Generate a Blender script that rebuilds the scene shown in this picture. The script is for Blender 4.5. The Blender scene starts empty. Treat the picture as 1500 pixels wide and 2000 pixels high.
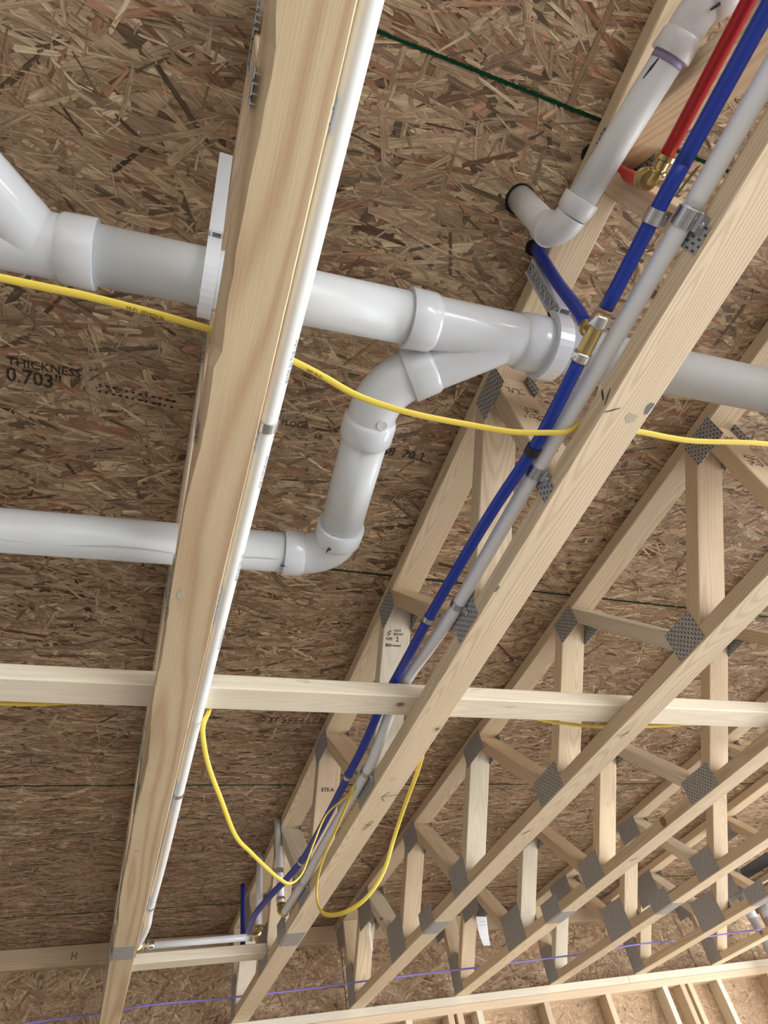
import bpy, math, random
import numpy as np
from mathutils import Vector, Matrix

# ------------------------------------------------------------------ camera
# world: origin at the camera, x across the trusses, y along them towards the far wall, z up, metres
scn = bpy.context.scene
cam_data = bpy.data.cameras.new('camera'); cam = bpy.data.objects.new('camera', cam_data)
scn.collection.objects.link(cam); scn.camera = cam
RC = ((0.93769387, -0.30818728, -0.16047055), (0.1340196, 0.74689432, -0.65129687), (0.32057596, 0.58921088, 0.74166137))
cam.matrix_world = Matrix(((RC[0][0], -RC[1][0], -RC[2][0], 0), (RC[0][1], -RC[1][1], -RC[2][1], 0),
                           (RC[0][2], -RC[1][2], -RC[2][2], 0), (0, 0, 0, 1)))
cam_data.sensor_fit = 'HORIZONTAL'; cam_data.sensor_width = 36.0; cam_data.lens = 36.0 * 1246.3 / 1500.0
cam_data.clip_start = 0.02; cam_data.clip_end = 300

# ------------------------------------------------------------------ light
w = bpy.data.worlds.new('World'); scn.world = w; w.use_nodes = True
bg = w.node_tree.nodes['Background']; bg.inputs[0].default_value = (0.86, 0.93, 1.0, 1); bg.inputs[1].default_value = 0.68
sd = bpy.data.lights.new('sun', 'SUN'); sd.energy = 9.0; sd.angle = math.radians(1.5); sd.color = (1.0, 0.965, 0.91)
sun = bpy.data.objects.new('sun', sd); scn.collection.objects.link(sun)
sun.rotation_euler = Vector((-0.80, 0.30, -0.62)).to_track_quat('-Z', 'Y').to_euler()
def area(name, loc, aim, sx, sy, energy, col):
    d = bpy.data.lights.new(name, 'AREA'); d.shape = 'RECTANGLE'; d.size = sx; d.size_y = sy; d.energy = energy; d.color = col
    o = bpy.data.objects.new(name, d); scn.collection.objects.link(o); o.location = loc
    o.rotation_euler = (Vector(aim) - Vector(loc)).to_track_quat('-Z', 'Y').to_euler(); return o
area('right_daylight_fill', (7.5, 0.5, -0.55), (0, 0.8, 0.5), 6.0, 2.0, 430, (0.93, 0.96, 1.0))  # added area light standing in for daylight from the right; no doorway modelled
area('rear_daylight_fill', (4.0, -4.4, -0.8), (1.8, 0.8, 0.9), 4.5, 1.4, 180, (0.93, 0.96, 1.0))  # added fill from behind the camera, brightens undersides; no opening is built there
scn.view_settings.view_transform = 'Standard'; scn.view_settings.look = 'None'
scn.view_settings.exposure = 0.22; scn.view_settings.gamma = 1.0; scn.view_settings.use_curve_mapping = False
scn.cycles.use_denoising = True; scn.cycles.max_bounces = 6; scn.cycles.diffuse_bounces = 4

random.seed(7); rng = np.random.default_rng(11)
COL = scn.collection

# ------------------------------------------------------------------ materials
class NT:
    def __init__(s, name):
        s.m = bpy.data.materials.new(name); s.m.use_nodes = True; s.t = s.m.node_tree; s.b = s.t.nodes['Principled BSDF']
    def n(s, typ, **kw):
        nd = s.t.nodes.new(typ)
        for k, v in kw.items():
            if k.startswith('i_'): nd.inputs[int(k[2:]) if k[2:].isdigit() else k[2:].replace('_', ' ')].default_value = v
            else: setattr(nd, k, v)
        return nd
    def L(s, a, b): s.t.links.new(a, b)
    def math(s, op, a, b=None, c=None, clamp=False):
        nd = s.t.nodes.new('ShaderNodeMath'); nd.operation = op; nd.use_clamp = clamp
        for i, v in enumerate((a, b, c)):
            if v is None: continue
            if isinstance(v, (int, float)): nd.inputs[i].default_value = v
            else: s.L(v, nd.inputs[i])
        return nd.outputs[0]
    def mix(s, f, a, b, mode='MIX'):
        nd = s.t.nodes.new('ShaderNodeMix'); nd.data_type = 'RGBA'; nd.blend_type = mode
        for i, v in ((0, f), (6, a), (7, b)):
            if isinstance(v, (int, float)): nd.inputs[i].default_value = v
            elif isinstance(v, tuple): nd.inputs[i].default_value = (*v, 1)
            else: s.L(v, nd.inputs[i])
        return nd.outputs[2]
    def ramp(s, f, stops):
        nd = s.t.nodes.new('ShaderNodeValToRGB'); cr = nd.color_ramp
        while len(cr.elements) < len(stops): cr.elements.new(0.5)
        for e, (p, c) in zip(cr.elements, stops): e.position = p; e.color = (*c, 1) if len(c) == 3 else c
        s.L(f, nd.inputs[0]); return nd.outputs[0]
    def comb(s, x, y, z):
        nd = s.t.nodes.new('ShaderNodeCombineXYZ')
        for i, v in enumerate((x, y, z)):
            if isinstance(v, (int, float)): nd.inputs[i].default_value = v
            else: s.L(v, nd.inputs[i])
        return nd.outputs[0]
    def noise(s, vec, scale, detail=2.0, rough=0.5, out=0):
        nd = s.t.nodes.new('ShaderNodeTexNoise'); nd.inputs['Scale'].default_value = scale
        nd.inputs['Detail'].default_value = detail; nd.inputs['Roughness'].default_value = rough
        if vec is not None: s.L(vec, nd.inputs['Vector'])
        return nd.outputs[out]
    def bump(s, h, strength, dist=0.001):
        nd = s.t.nodes.new('ShaderNodeBump'); nd.inputs['Strength'].default_value = strength; nd.inputs['Distance'].default_value = dist
        s.L(h, nd.inputs['Height']); s.L(nd.outputs[0], s.b.inputs['Normal'])

def wood_mat(name, light, late, ring=0.0055, contrast=0.42, knots=0.6, drift=0.03, stain=0.25, var=0.12, cz=0.04):
    s = NT(name); at = s.n('ShaderNodeAttribute', attribute_name='gco'); oi = s.n('ShaderNodeObjectInfo')
    sx = s.n('ShaderNodeSeparateXYZ'); s.L(at.outputs['Vector'], sx.inputs[0]); l, a, t = sx.outputs
    rnd = oi.outputs['Random']
    l2 = s.math('MULTIPLY_ADD', rnd, 41.0, l)
    # slow wander of the growth rings along the board
    nz = s.noise(s.comb(s.math('MULTIPLY', l2, 0.9), s.math('MULTIPLY', a, 5.0), s.math('MULTIPLY', t, 5.0)), 1.0, 3.0, 0.55)
    d = s.math('MULTIPLY_ADD', nz, 0.05, -0.025)
    ca = s.math('MULTIPLY_ADD', rnd, 0.06, -0.03)
    slope = s.math('MULTIPLY', s.math('SUBTRACT', s.noise(s.comb(l2, 0.0, 3.3), 0.7, 1.0), 0.5), drift * 8)
    wa = s.math('ADD', s.math('ADD', a, ca), d); wt = s.math('ADD', s.math('ADD', t, slope), s.math('ADD', d, cz))
    r = s.math('SQRT', s.math('ADD', s.math('MULTIPLY', wa, wa), s.math('MULTIPLY', wt, wt)))
    ph = s.math('MULTIPLY', r, 6.2832 / ring)
    sn = s.math('MULTIPLY_ADD', s.math('SINE', ph), 0.5, 0.5)
    sn = s.math('POWER', sn, 2.2)
    fine = s.noise(s.comb(s.math('MULTIPLY', l2, 6.0), s.math('MULTIPLY', a, 420.0), s.math('MULTIPLY', t, 420.0)), 1.0, 3.0, 0.6)
    base = s.mix(s.math('MULTIPLY', sn, contrast), light, late)
    v = s.math('MULTIPLY_ADD', fine, 0.34, 0.83)
    big = s.noise(s.comb(s.math('MULTIPLY', l2, 1.5), s.math('MULTIPLY', a, 14.0), s.math('MULTIPLY', t, 14.0)), 1.0, 2.0)
    v = s.math('MULTIPLY', v, s.math('MULTIPLY_ADD', big, 0.3, 0.85))
    v = s.math('MULTIPLY', v, s.math('MULTIPLY_ADD', s.math('FRACT', s.math('MULTIPLY', rnd, 17.3)), var * 2, 1.0 - var))
    vc = s.comb(v, v, v)
    c = s.mix(1.0, base, vc, 'MULTIPLY')
    # knots
    vo = s.n('ShaderNodeTexVoronoi'); vo.inputs['Scale'].default_value = 5.2
    s.L(s.comb(s.math('MULTIPLY', l2, 0.85), s.math('ADD', a, s.math('MULTIPLY', rnd, 9.0)), s.math('MULTIPLY', t, 0.7)), vo.inputs['Vector'])
    sc = s.n('ShaderNodeSeparateColor'); s.L(vo.outputs['Color'], sc.inputs[0])
    on = s.math('GREATER_THAN', sc.outputs[0], 1.0 - knots)
    rad = s.math('MULTIPLY_ADD', sc.outputs[1], 0.06, 0.02)
    q = s.math('DIVIDE', vo.outputs['Distance'], rad)
    k1 = s.math('MULTIPLY', s.math('LESS_THAN', q, 1.0), on)
    k2 = s.math('MULTIPLY', s.math('MULTIPLY', s.math('SUBTRACT', 1.9, q, clamp=True), on), 0.45)
    c = s.mix(k2, c, (late[0] * .8, late[1] * .7, late[2] * .6))
    c = s.mix(s.math('MULTIPLY', k1, 0.75), c, (0.16, 0.095, 0.055))
    # grey-blue handling marks and bark stain
    st = s.noise(s.comb(s.math('MULTIPLY', l2, 7.0), s.math('MULTIPLY', a, 22.0), s.math('MULTIPLY', t, 22.0)), 1.0, 4.0, 0.65)
    stf = s.math('MULTIPLY', s.math('MULTIPLY', s.math('SUBTRACT', st, 0.64, clamp=True), 6.0, clamp=True), stain)
    c = s.mix(stf, c, (0.20, 0.19, 0.17))
    s.L(c, s.b.inputs['Base Color']); s.b.inputs['Roughness'].default_value = 0.62
    s.b.inputs['Specular IOR Level'].default_value = 0.3
    s.bump(s.math('ADD', fine, s.math('MULTIPLY', sn, 0.4)), 0.35, 0.0006)
    return s.m
PINE = wood_mat('pine', (0.72, 0.585, 0.41), (0.54, 0.385, 0.235), ring=0.0065, contrast=0.55)
PINE_PALE = wood_mat('pale_pine', (0.78, 0.70, 0.56), (0.62, 0.52, 0.38), contrast=0.3, stain=0.8, ring=0.008)
PINE_WARM = wood_mat('warm_pine', (0.67, 0.52, 0.36), (0.50, 0.35, 0.21), contrast=0.45, knots=0.35)
YELLOW_PINE = wood_mat('yellow_pine', (0.65, 0.51, 0.325), (0.51, 0.345, 0.21), ring=0.026, contrast=0.85, knots=0.06, drift=0.02, stain=0.3, var=0.0, cz=0.035)

def strand_mat(name, gain=1.0):
    s = NT(name); ac = s.n('ShaderNodeAttribute', attribute_name='fcol'); af = s.n('ShaderNodeAttribute', attribute_name='fco')
    sx = s.n('ShaderNodeSeparateXYZ'); s.L(af.outputs['Vector'], sx.inputs[0]); u, v, r = sx.outputs
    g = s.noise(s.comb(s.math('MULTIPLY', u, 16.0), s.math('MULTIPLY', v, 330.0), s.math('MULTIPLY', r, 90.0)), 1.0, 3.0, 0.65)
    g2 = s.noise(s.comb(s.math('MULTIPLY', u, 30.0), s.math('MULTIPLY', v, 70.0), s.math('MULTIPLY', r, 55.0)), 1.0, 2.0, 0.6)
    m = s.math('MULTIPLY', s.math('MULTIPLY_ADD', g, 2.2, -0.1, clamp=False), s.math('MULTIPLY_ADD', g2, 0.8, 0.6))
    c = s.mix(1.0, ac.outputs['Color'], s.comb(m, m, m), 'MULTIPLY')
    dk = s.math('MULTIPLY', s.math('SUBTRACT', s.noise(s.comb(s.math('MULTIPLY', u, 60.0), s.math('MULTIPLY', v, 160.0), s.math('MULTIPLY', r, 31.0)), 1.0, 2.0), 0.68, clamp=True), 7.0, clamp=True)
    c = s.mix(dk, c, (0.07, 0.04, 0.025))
    s.L(c, s.b.inputs['Base Color']); s.b.inputs['Roughness'].default_value = 0.55; s.b.inputs['Specular IOR Level'].default_value = 0.25
    s.bump(g, 0.5, 0.0008); return s.m
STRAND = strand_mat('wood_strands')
def simple(name, col, rough=0.5, metal=0.0, noise=0.0, nscale=30.0, spec=0.5, **kw):
    s = NT(name); s.b.inputs['Roughness'].default_value = rough; s.b.inputs['Metallic'].default_value = metal
    s.b.inputs['Specular IOR Level'].default_value = spec
    tc = s.n('ShaderNodeTexCoord')
    nz = s.noise(tc.outputs['Object'], nscale, 4.0, 0.6)
    m = s.math('MULTIPLY_ADD', nz, noise * 2, 1.0 - noise)
    s.L(s.mix(1.0, col, s.comb(m, m, m), 'MULTIPLY'), s.b.inputs['Base Color'])
    for k, v in kw.items(): s.b.inputs[k.replace('_', ' ')].default_value = v
    return s.m
OSB_CORE = simple('osb_core', (0.23, 0.145, 0.085), 0.7, noise=0.55, nscale=60)
OSB_DARKEDGE = simple('board_edge', (0.10, 0.065, 0.04), 0.8, noise=0.3)
GREEN = simple('green_edge_paint', (0.006, 0.05, 0.022), 0.95, noise=0.4, nscale=90, spec=0.0)
PVC = simple('white_pvc', (0.765, 0.80, 0.85), 0.17, noise=0.02, nscale=9, Coat_Weight=0.15)
PVC_PIPE = simple('white_pvc_pipe', (0.74, 0.77, 0.79), 0.34, noise=0.035, nscale=14)
PVC_DIRTY = simple('scuffed_pvc', (0.76, 0.77, 0.80), 0.33, noise=0.10, nscale=55)
PVC_OLD = simple('grey_pvc', (0.62, 0.63, 0.65), 0.4, noise=0.06)
CLEARISH = simple('frosted_plastic', (0.80, 0.82, 0.88), 0.25, noise=0.05, nscale=80, Transmission_Weight=0.25)
PEXW = simple('opaque_white_pex', (0.86, 0.87, 0.85), 0.28, noise=0.02)
PEXM = simple('milky_pex', (0.90, 0.92, 0.97), 0.22, noise=0.02, Transmission_Weight=0.0, Coat_Weight=0.2)
BLUE = simple('blue_pex', (0.012, 0.045, 0.40), 0.3, noise=0.05)
RED = simple('red_pex', (0.62, 0.02, 0.035), 0.3, noise=0.05)
YELLOW = simple('yellow_cable_jacket', (0.86, 0.66, 0.10), 0.38, noise=0.05)
PURPLE = simple('purple_cable_jacket', (0.25, 0.21, 0.62), 0.45, noise=0.08)
BRASS = simple('brass', (0.62, 0.48, 0.22), 0.28, 1.0, noise=0.2, nscale=120)
CHROME = simple('crimp_steel', (0.78, 0.78, 0.80), 0.18, 1.0, noise=0.08, nscale=60)
GALV = simple('galvanised_steel', (0.62, 0.64, 0.68), 0.3, 1.0, noise=0.18, nscale=90)
BLACK = simple('black_plastic', (0.02, 0.02, 0.022), 0.4)
INK = simple('black_ink', (0.03, 0.028, 0.03), 0.7)
INKF = simple('faded_ink', (0.055, 0.042, 0.032), 0.8)
def worn_ink():
    s = NT('worn_board_ink'); tc = s.n('ShaderNodeTexCoord'); s.b.inputs['Base Color'].default_value = (.04, .03, .022, 1); s.b.inputs['Roughness'].default_value = .8
    mp_ = s.n('ShaderNodeMapping'); mp_.inputs['Scale'].default_value = (1, 3.2, 1); s.L(tc.outputs['Object'], mp_.inputs[0])
    nz = s.noise(mp_.outputs[0], 190, 3.0, 0.7); s.L(s.math('MULTIPLY_ADD', nz, 5.0, -1.75, clamp=True), s.b.inputs['Alpha']); return s.m
INKF = worn_ink()
PENCIL = simple('pencil', (0.10, 0.085, 0.07), 0.8)
GREYINK = simple('grey_print', (0.36, 0.38, 0.40), 0.6)
PENC = simple('dark_marker', (0.035, 0.03, 0.06), 0.5)
PRIMER = simple('purple_primer', (0.36, 0.31, 0.52), 0.4, noise=0.3, nscale=150)
PAPER = simple('paper', (0.82, 0.84, 0.88), 0.7, noise=0.02)
CONC = simple('concrete', (0.50, 0.50, 0.49), 0.85, noise=0.12, nscale=2)
DARKHOLE = simple('dark_cavity', (0.012, 0.011, 0.010), 0.9)
BARK = simple('bark_stain', (0.17, 0.18, 0.19), 0.7, noise=0.4, nscale=140)
SOIL = simple('soil', (0.36, 0.34, 0.31), 0.9, noise=0.2, nscale=1.5)

def plate_mat():
    s = NT('nail_plate_steel'); at = s.n('ShaderNodeAttribute', attribute_name='gco')
    sx = s.n('ShaderNodeSeparateXYZ'); s.L(at.outputs['Vector'], sx.inputs[0]); y, z, _ = sx.outputs
    cy = s.math('DIVIDE', y, 0.0078); row = s.math('FLOOR', cy)
    cz = s.math('ADD', s.math('DIVIDE', z, 0.0150), s.math('MULTIPLY', s.math('MODULO', row, 2.0), 0.5))
    fy = s.math('ABSOLUTE', s.math('SUBTRACT', s.math('FRACT', cy), 0.5)); fz = s.math('ABSOLUTE', s.math('SUBTRACT', s.math('FRACT', cz), 0.5))
    hole = s.math('MULTIPLY', s.math('LESS_THAN', fy, 0.20), s.math('LESS_THAN', fz, 0.26))
    nz = s.noise(at.outputs['Vector'], 60, 3.0)
    m = s.math('MULTIPLY_ADD', nz, 0.5, 0.75)
    c = s.mix(1.0, (0.47, 0.48, 0.50), s.comb(m, m, m), 'MULTIPLY')
    c = s.mix(s.math('MULTIPLY', hole, 0.9), c, (0.055, 0.05, 0.045))
    s.L(c, s.b.inputs['Base Color']); s.b.inputs['Metallic'].default_value = 0.3; s.b.inputs['Roughness'].default_value = 0.42
    s.bump(s.math('SUBTRACT', 1.0, hole), 0.6, 0.0008)
    return s.m
PLATE = plate_mat()

# ------------------------------------------------------------------ mesh helpers
class M:
    """collects one mesh; coordinates are world metres"""
    def __init__(s): s.v = []; s.f = []; s.g = []; s.sm = []
    def add(s, vs, fs, gs=None, smooth=False):
        b = len(s.v); s.v += [tuple(p) for p in vs]; s.f += [tuple(i + b for i in f) for f in fs]
        s.g += [tuple(p) for p in (gs if gs is not None else vs)]; s.sm += [smooth] * len(fs)
    def box(s, x0, x1, y0, y1, z0, z1):
        vs = [(x, y, z) for z in (z0, z1) for y in (y0, y1) for x in (x0, x1)]
        s.add(vs, [(0, 2, 3, 1), (4, 5, 7, 6), (0, 1, 5, 4), (2, 6, 7, 3), (0, 4, 6, 2), (1, 3, 7, 5)])
    def loft(s, rings, gr=None, cap=True, smooth=False, closed=False):
        n = len(rings[0]); b = len(s.v)
        for k, r in enumerate(rings):
            s.v += [tuple(p) for p in r]; s.g += [tuple(p) for p in (gr[k] if gr else r)]
        K = len(rings)
        for k in range(K - 1 + (1 if closed else 0)):
            k2 = (k + 1) % K
            for i in range(n):
                j = (i + 1) % n; s.f.append((b + k * n + i, b + k * n + j, b + k2 * n + j, b + k2 * n + i)); s.sm.append(smooth)
        if cap and not closed:
            s.f.append(tuple(b + i for i in reversed(range(n)))); s.sm.append(False)
            s.f.append(tuple(b + (K - 1) * n + i for i in range(n))); s.sm.append(False)
def origin(o):
    p = Vector((0, 0, 0))
    while o is not None: p += o.location; o = o.parent
    return p
def obj(name, m, mat, parent=None, mesh=None):
    if mesh is None:
        off = origin(parent); me = bpy.data.meshes.new(name)
        me.from_pydata([(a - off.x, b - off.y, c - off.z) for a, b, c in m.v], [], m.f)
        at = me.attributes.new('gco', 'FLOAT_VECTOR', 'POINT'); at.data.foreach_set('vector', np.array(m.g, 'f').ravel())
        me.polygons.foreach_set('use_smooth', m.sm); me.materials.append(mat); me.update()
    else: me = mesh
    o = bpy.data.objects.new(name, me); COL.objects.link(o)
    if parent is not None: o.parent = parent
    return o
def tag(o, label, cat, group=None):
    o['label'] = label; o['category'] = cat
    if group: o['group'] = group
    return o
def thing(name, label, cat, loc, group=None):
    o = bpy.data.objects.new(name, None); COL.objects.link(o); o.location = loc; o.empty_display_size = 0.05
    return tag(o, label, cat, group)
def structure(name, loc=None, m=None, mat=None):
    if m is None:
        o = bpy.data.objects.new(name, None); COL.objects.link(o); o.location = loc; o.empty_display_size = 0.05
    else: o = obj(name, m, mat)
    o['kind'] = 'structure'; return o
def eased(a0, a1, b0, b1, r=0.0022):
    return [(a0 + r, b0), (a1 - r, b0), (a1, b0 + r), (a1, b1 - r), (a1 - r, b1), (a0 + r, b1), (a0, b1 - r), (a0, b0 + r)]
def board_y(x0, x1, y0, y1, z0, z1, r=0.0022):          # length along y
    m = M(); S = eased(x0, x1, z0, z1, r)
    cx, cz = (x0 + x1) / 2, (z0 + z1) / 2
    m.loft([[(a, y, b) for a, b in S] for y in (y0, y1)], [[(y, a - cx, b - cz) for a, b in S] for y in (y0, y1)]); return m
def board_x(x0, x1, y0, y1, z0, z1, r=0.0022):          # length along x
    m = M(); S = eased(y0, y1, z0, z1, r); cy, cz = (y0 + y1) / 2, (z0 + z1) / 2
    m.loft([[(x, a, b) for a, b in S] for x in (x1, x0)], [[(x, a - cy, b - cz) for a, b in S] for x in (x1, x0)]); return m
def board_z(x0, x1, y0, y1, z0, z1, r=0.0022):
    m = M(); S = eased(x0, x1, y0, y1, r); cx, cy = (x0 + x1) / 2, (y0 + y1) / 2
    m.loft([[(a, b, z) for a, b in S] for z in (z0, z1)], [[(z, a - cx, b - cy) for a, b in S] for z in (z0, z1)]); return m
def web(x0, x1, ya, yb, w_, z0, z1):                      # slanted web: y at z0 = ya.., at z1 = yb..
    m = M(); S = eased(x0, x1, 0, w_); cx = (x0 + x1) / 2
    m.loft([[(a, y + b, z) for a, b in S] for y, z in ((ya, z0), (yb, z1))],
           [[(z * 1.41, a - cx, (b - w_ / 2) * .7) for a, b in S] for y, z in ((ya, z0), (yb, z1))]); return m
def smooth_path(pts, step=0.02):
    P = [Vector(p) for p in pts]
    if len(P) == 2: return P
    out = []
    E = [P[0] * 2 - P[1]] + P + [P[-1] * 2 - P[-2]]
    for i in range(1, len(E) - 2):
        a, b, c, d = E[i - 1:i + 3]; n = max(2, int((c - b).length / step))
        for k in range(n):
            t = k / n
            out.append(0.5 * ((2 * b) + (c - a) * t + (2 * a - 5 * b + 4 * c - d) * t * t + (3 * b - a - 3 * c + d) * t ** 3))
    out.append(P[-1]); return out
def frames(P, up=None):
    T = []
    for i in range(len(P)):
        a = P[max(i - 1, 0)]; b = P[min(i + 1, len(P) - 1)]; T.append((b - a).normalized())
    n = Vector(up) if up else (Vector((0, 0, 1)) if abs(T[0].z) < 0.9 else Vector((1, 0, 0)))
    F = []
    for t in T:
        n = (n - t * n.dot(t)).normalized(); F.append((n.copy(), t.cross(n)))
    return F
def tube(pts, r, seg=20, m=None, smooth=True, radii=None, cap=True, hollow=0.0):
    m = m or M(); P = [Vector(p) for p in pts]; F = frames(P); rings = []
    for i, p in enumerate(P):
        rr = radii[i] if radii else r; n, b = F[i]
        rings.append([tuple(p + n * math.cos(2 * math.pi * k / seg) * rr + b * math.sin(2 * math.pi * k / seg) * rr) for k in range(seg)])
    m.loft(rings, cap=cap, smooth=smooth); return m
def lathe(p, d, prof, seg=28, m=None):
    """prof: list of (distance along d, radius)"""
    m = m or M(); p = Vector(p); d = Vector(d).normalized()
    n = Vector((0, 0, 1)) if abs(d.z) < 0.9 else Vector((1, 0, 0)); n = (n - d * n.dot(d)).normalized(); b = d.cross(n)
    rings = [[tuple(p + d * s + (n * math.cos(2 * math.pi * k / seg) + b * math.sin(2 * math.pi * k / seg)) * max(r, 1e-5)) for k in range(seg)] for s, r in prof]
    m.loft(rings, smooth=False); m.sm[-(len(rings) - 1) * seg - 2:] = [True] * ((len(rings) - 1) * seg) + [False, False]
    return m
def ribbon(pts, wd, th, up):                                # flat oval cable
    m = M(); P = [Vector(p) for p in pts]; F = frames(P, up); rings = []
    for i, p in enumerate(P):
        n, b = F[i]
        rings.append([tuple(p + b * math.cos(a) * wd / 2 * (1 if abs(math.cos(a)) > .5 else 1.15) + n * math.sin(a) * th / 2) for a in [2 * math.pi * k / 12 for k in range(12)]])
    m.loft(rings, smooth=True); return m
def sharp(o, deg=35):
    me = o.data
    try: me.set_sharp_from_angle(angle=math.radians(deg))
    except Exception: pass
    return o
FONT = None
def text(s, at, right, up, size, mat, parent, name='ink_stamp', align='LEFT', bold=0.0, squash=1.0):
    c = bpy.data.curves.new(name, 'FONT'); c.body = s; c.size = size; c.extrude = 0.00012; c.align_x = align; c.offset = bold; c.resolution_u = 2
    c.materials.append(mat); o = bpy.data.objects.new(name, c); COL.objects.link(o)
    R_ = Vector(right).normalized(); U = Vector(up); U = (U - R_ * U.dot(R_)).normalized(); N = R_.cross(U)
    off = origin(parent) if parent else Vector((0, 0, 0)); a = Vector(at) - off
    mw = Matrix(((R_.x * squash, U.x, N.x, a.x), (R_.y * squash, U.y, N.y, a.y), (R_.z * squash, U.z, N.z, a.z), (0, 0, 0, 1)))
    TEXTS.append((o, name, mw, parent)); return o
TEXTS = []
def bake_texts():                                            # lettering becomes plain mesh decals
    bpy.context.view_layer.update(); dg = bpy.context.evaluated_depsgraph_get()
    made = [(bpy.data.meshes.new_from_object(o.evaluated_get(dg)), name, mw, par, o) for o, name, mw, par in TEXTS]
    for me, name, mw, par, o in made:
        bpy.data.objects.remove(o); me.name = name; me.transform(mw)
        n = bpy.data.objects.new(name, me); COL.objects.link(n)
        if par: n.parent = par
def marks(segs, normal, wd, mat, parent, name='pen_mark'):
    """short pen strokes lying just off a surface; segs = list of (p, q)"""
    m = M(); N = Vector(normal).normalized()
    for p, q in segs:
        p, q = Vector(p), Vector(q); d = (q - p).normalized(); s = N.cross(d) * wd / 2
        b0 = [p - s * .5, p + s * .5, (p + q) / 2 + s, q + s * .4, q - s * .4, (p + q) / 2 - s]
        top = [tuple(v + N * 0.0005) for v in b0]; bot = [tuple(v) for v in b0]
        m.loft([bot, top])
    return obj(name, m, mat, parent)

# ------------------------------------------------------------------ levels
ZB, ZBT, ZTB, ZC = 0.808, 0.846, 1.207, 1.245   # bottom chord under/top, top chord under, subfloor underside
TX = [0.0687 + 0.61 * i for i in range(8)]; HW = 0.0425
ZFLOOR = -1.65

# ------------------------------------------------------------------ floor, ground
m = M(); m.box(-4.5, 8.5, -6.5, 4.2, ZFLOOR - 0.1, ZFLOOR); structure('floor', m=m, mat=CONC)
m = M(); m.box(-60, 60, -60, 60, ZFLOOR - 0.4, ZFLOOR - 0.12); g = structure('ground', m=m, mat=SOIL)

m = M(); m.box(-2.75, -2.62, -6.4, 4.05, ZFLOOR, ZC - .003); structure('light_blocker_left', m=m, mat=simple('blocker_grey', (0.34, 0.33, 0.31), 0.9, noise=0.15, nscale=5))  # unseen wall, added to block ambient light and darken the left side
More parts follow.
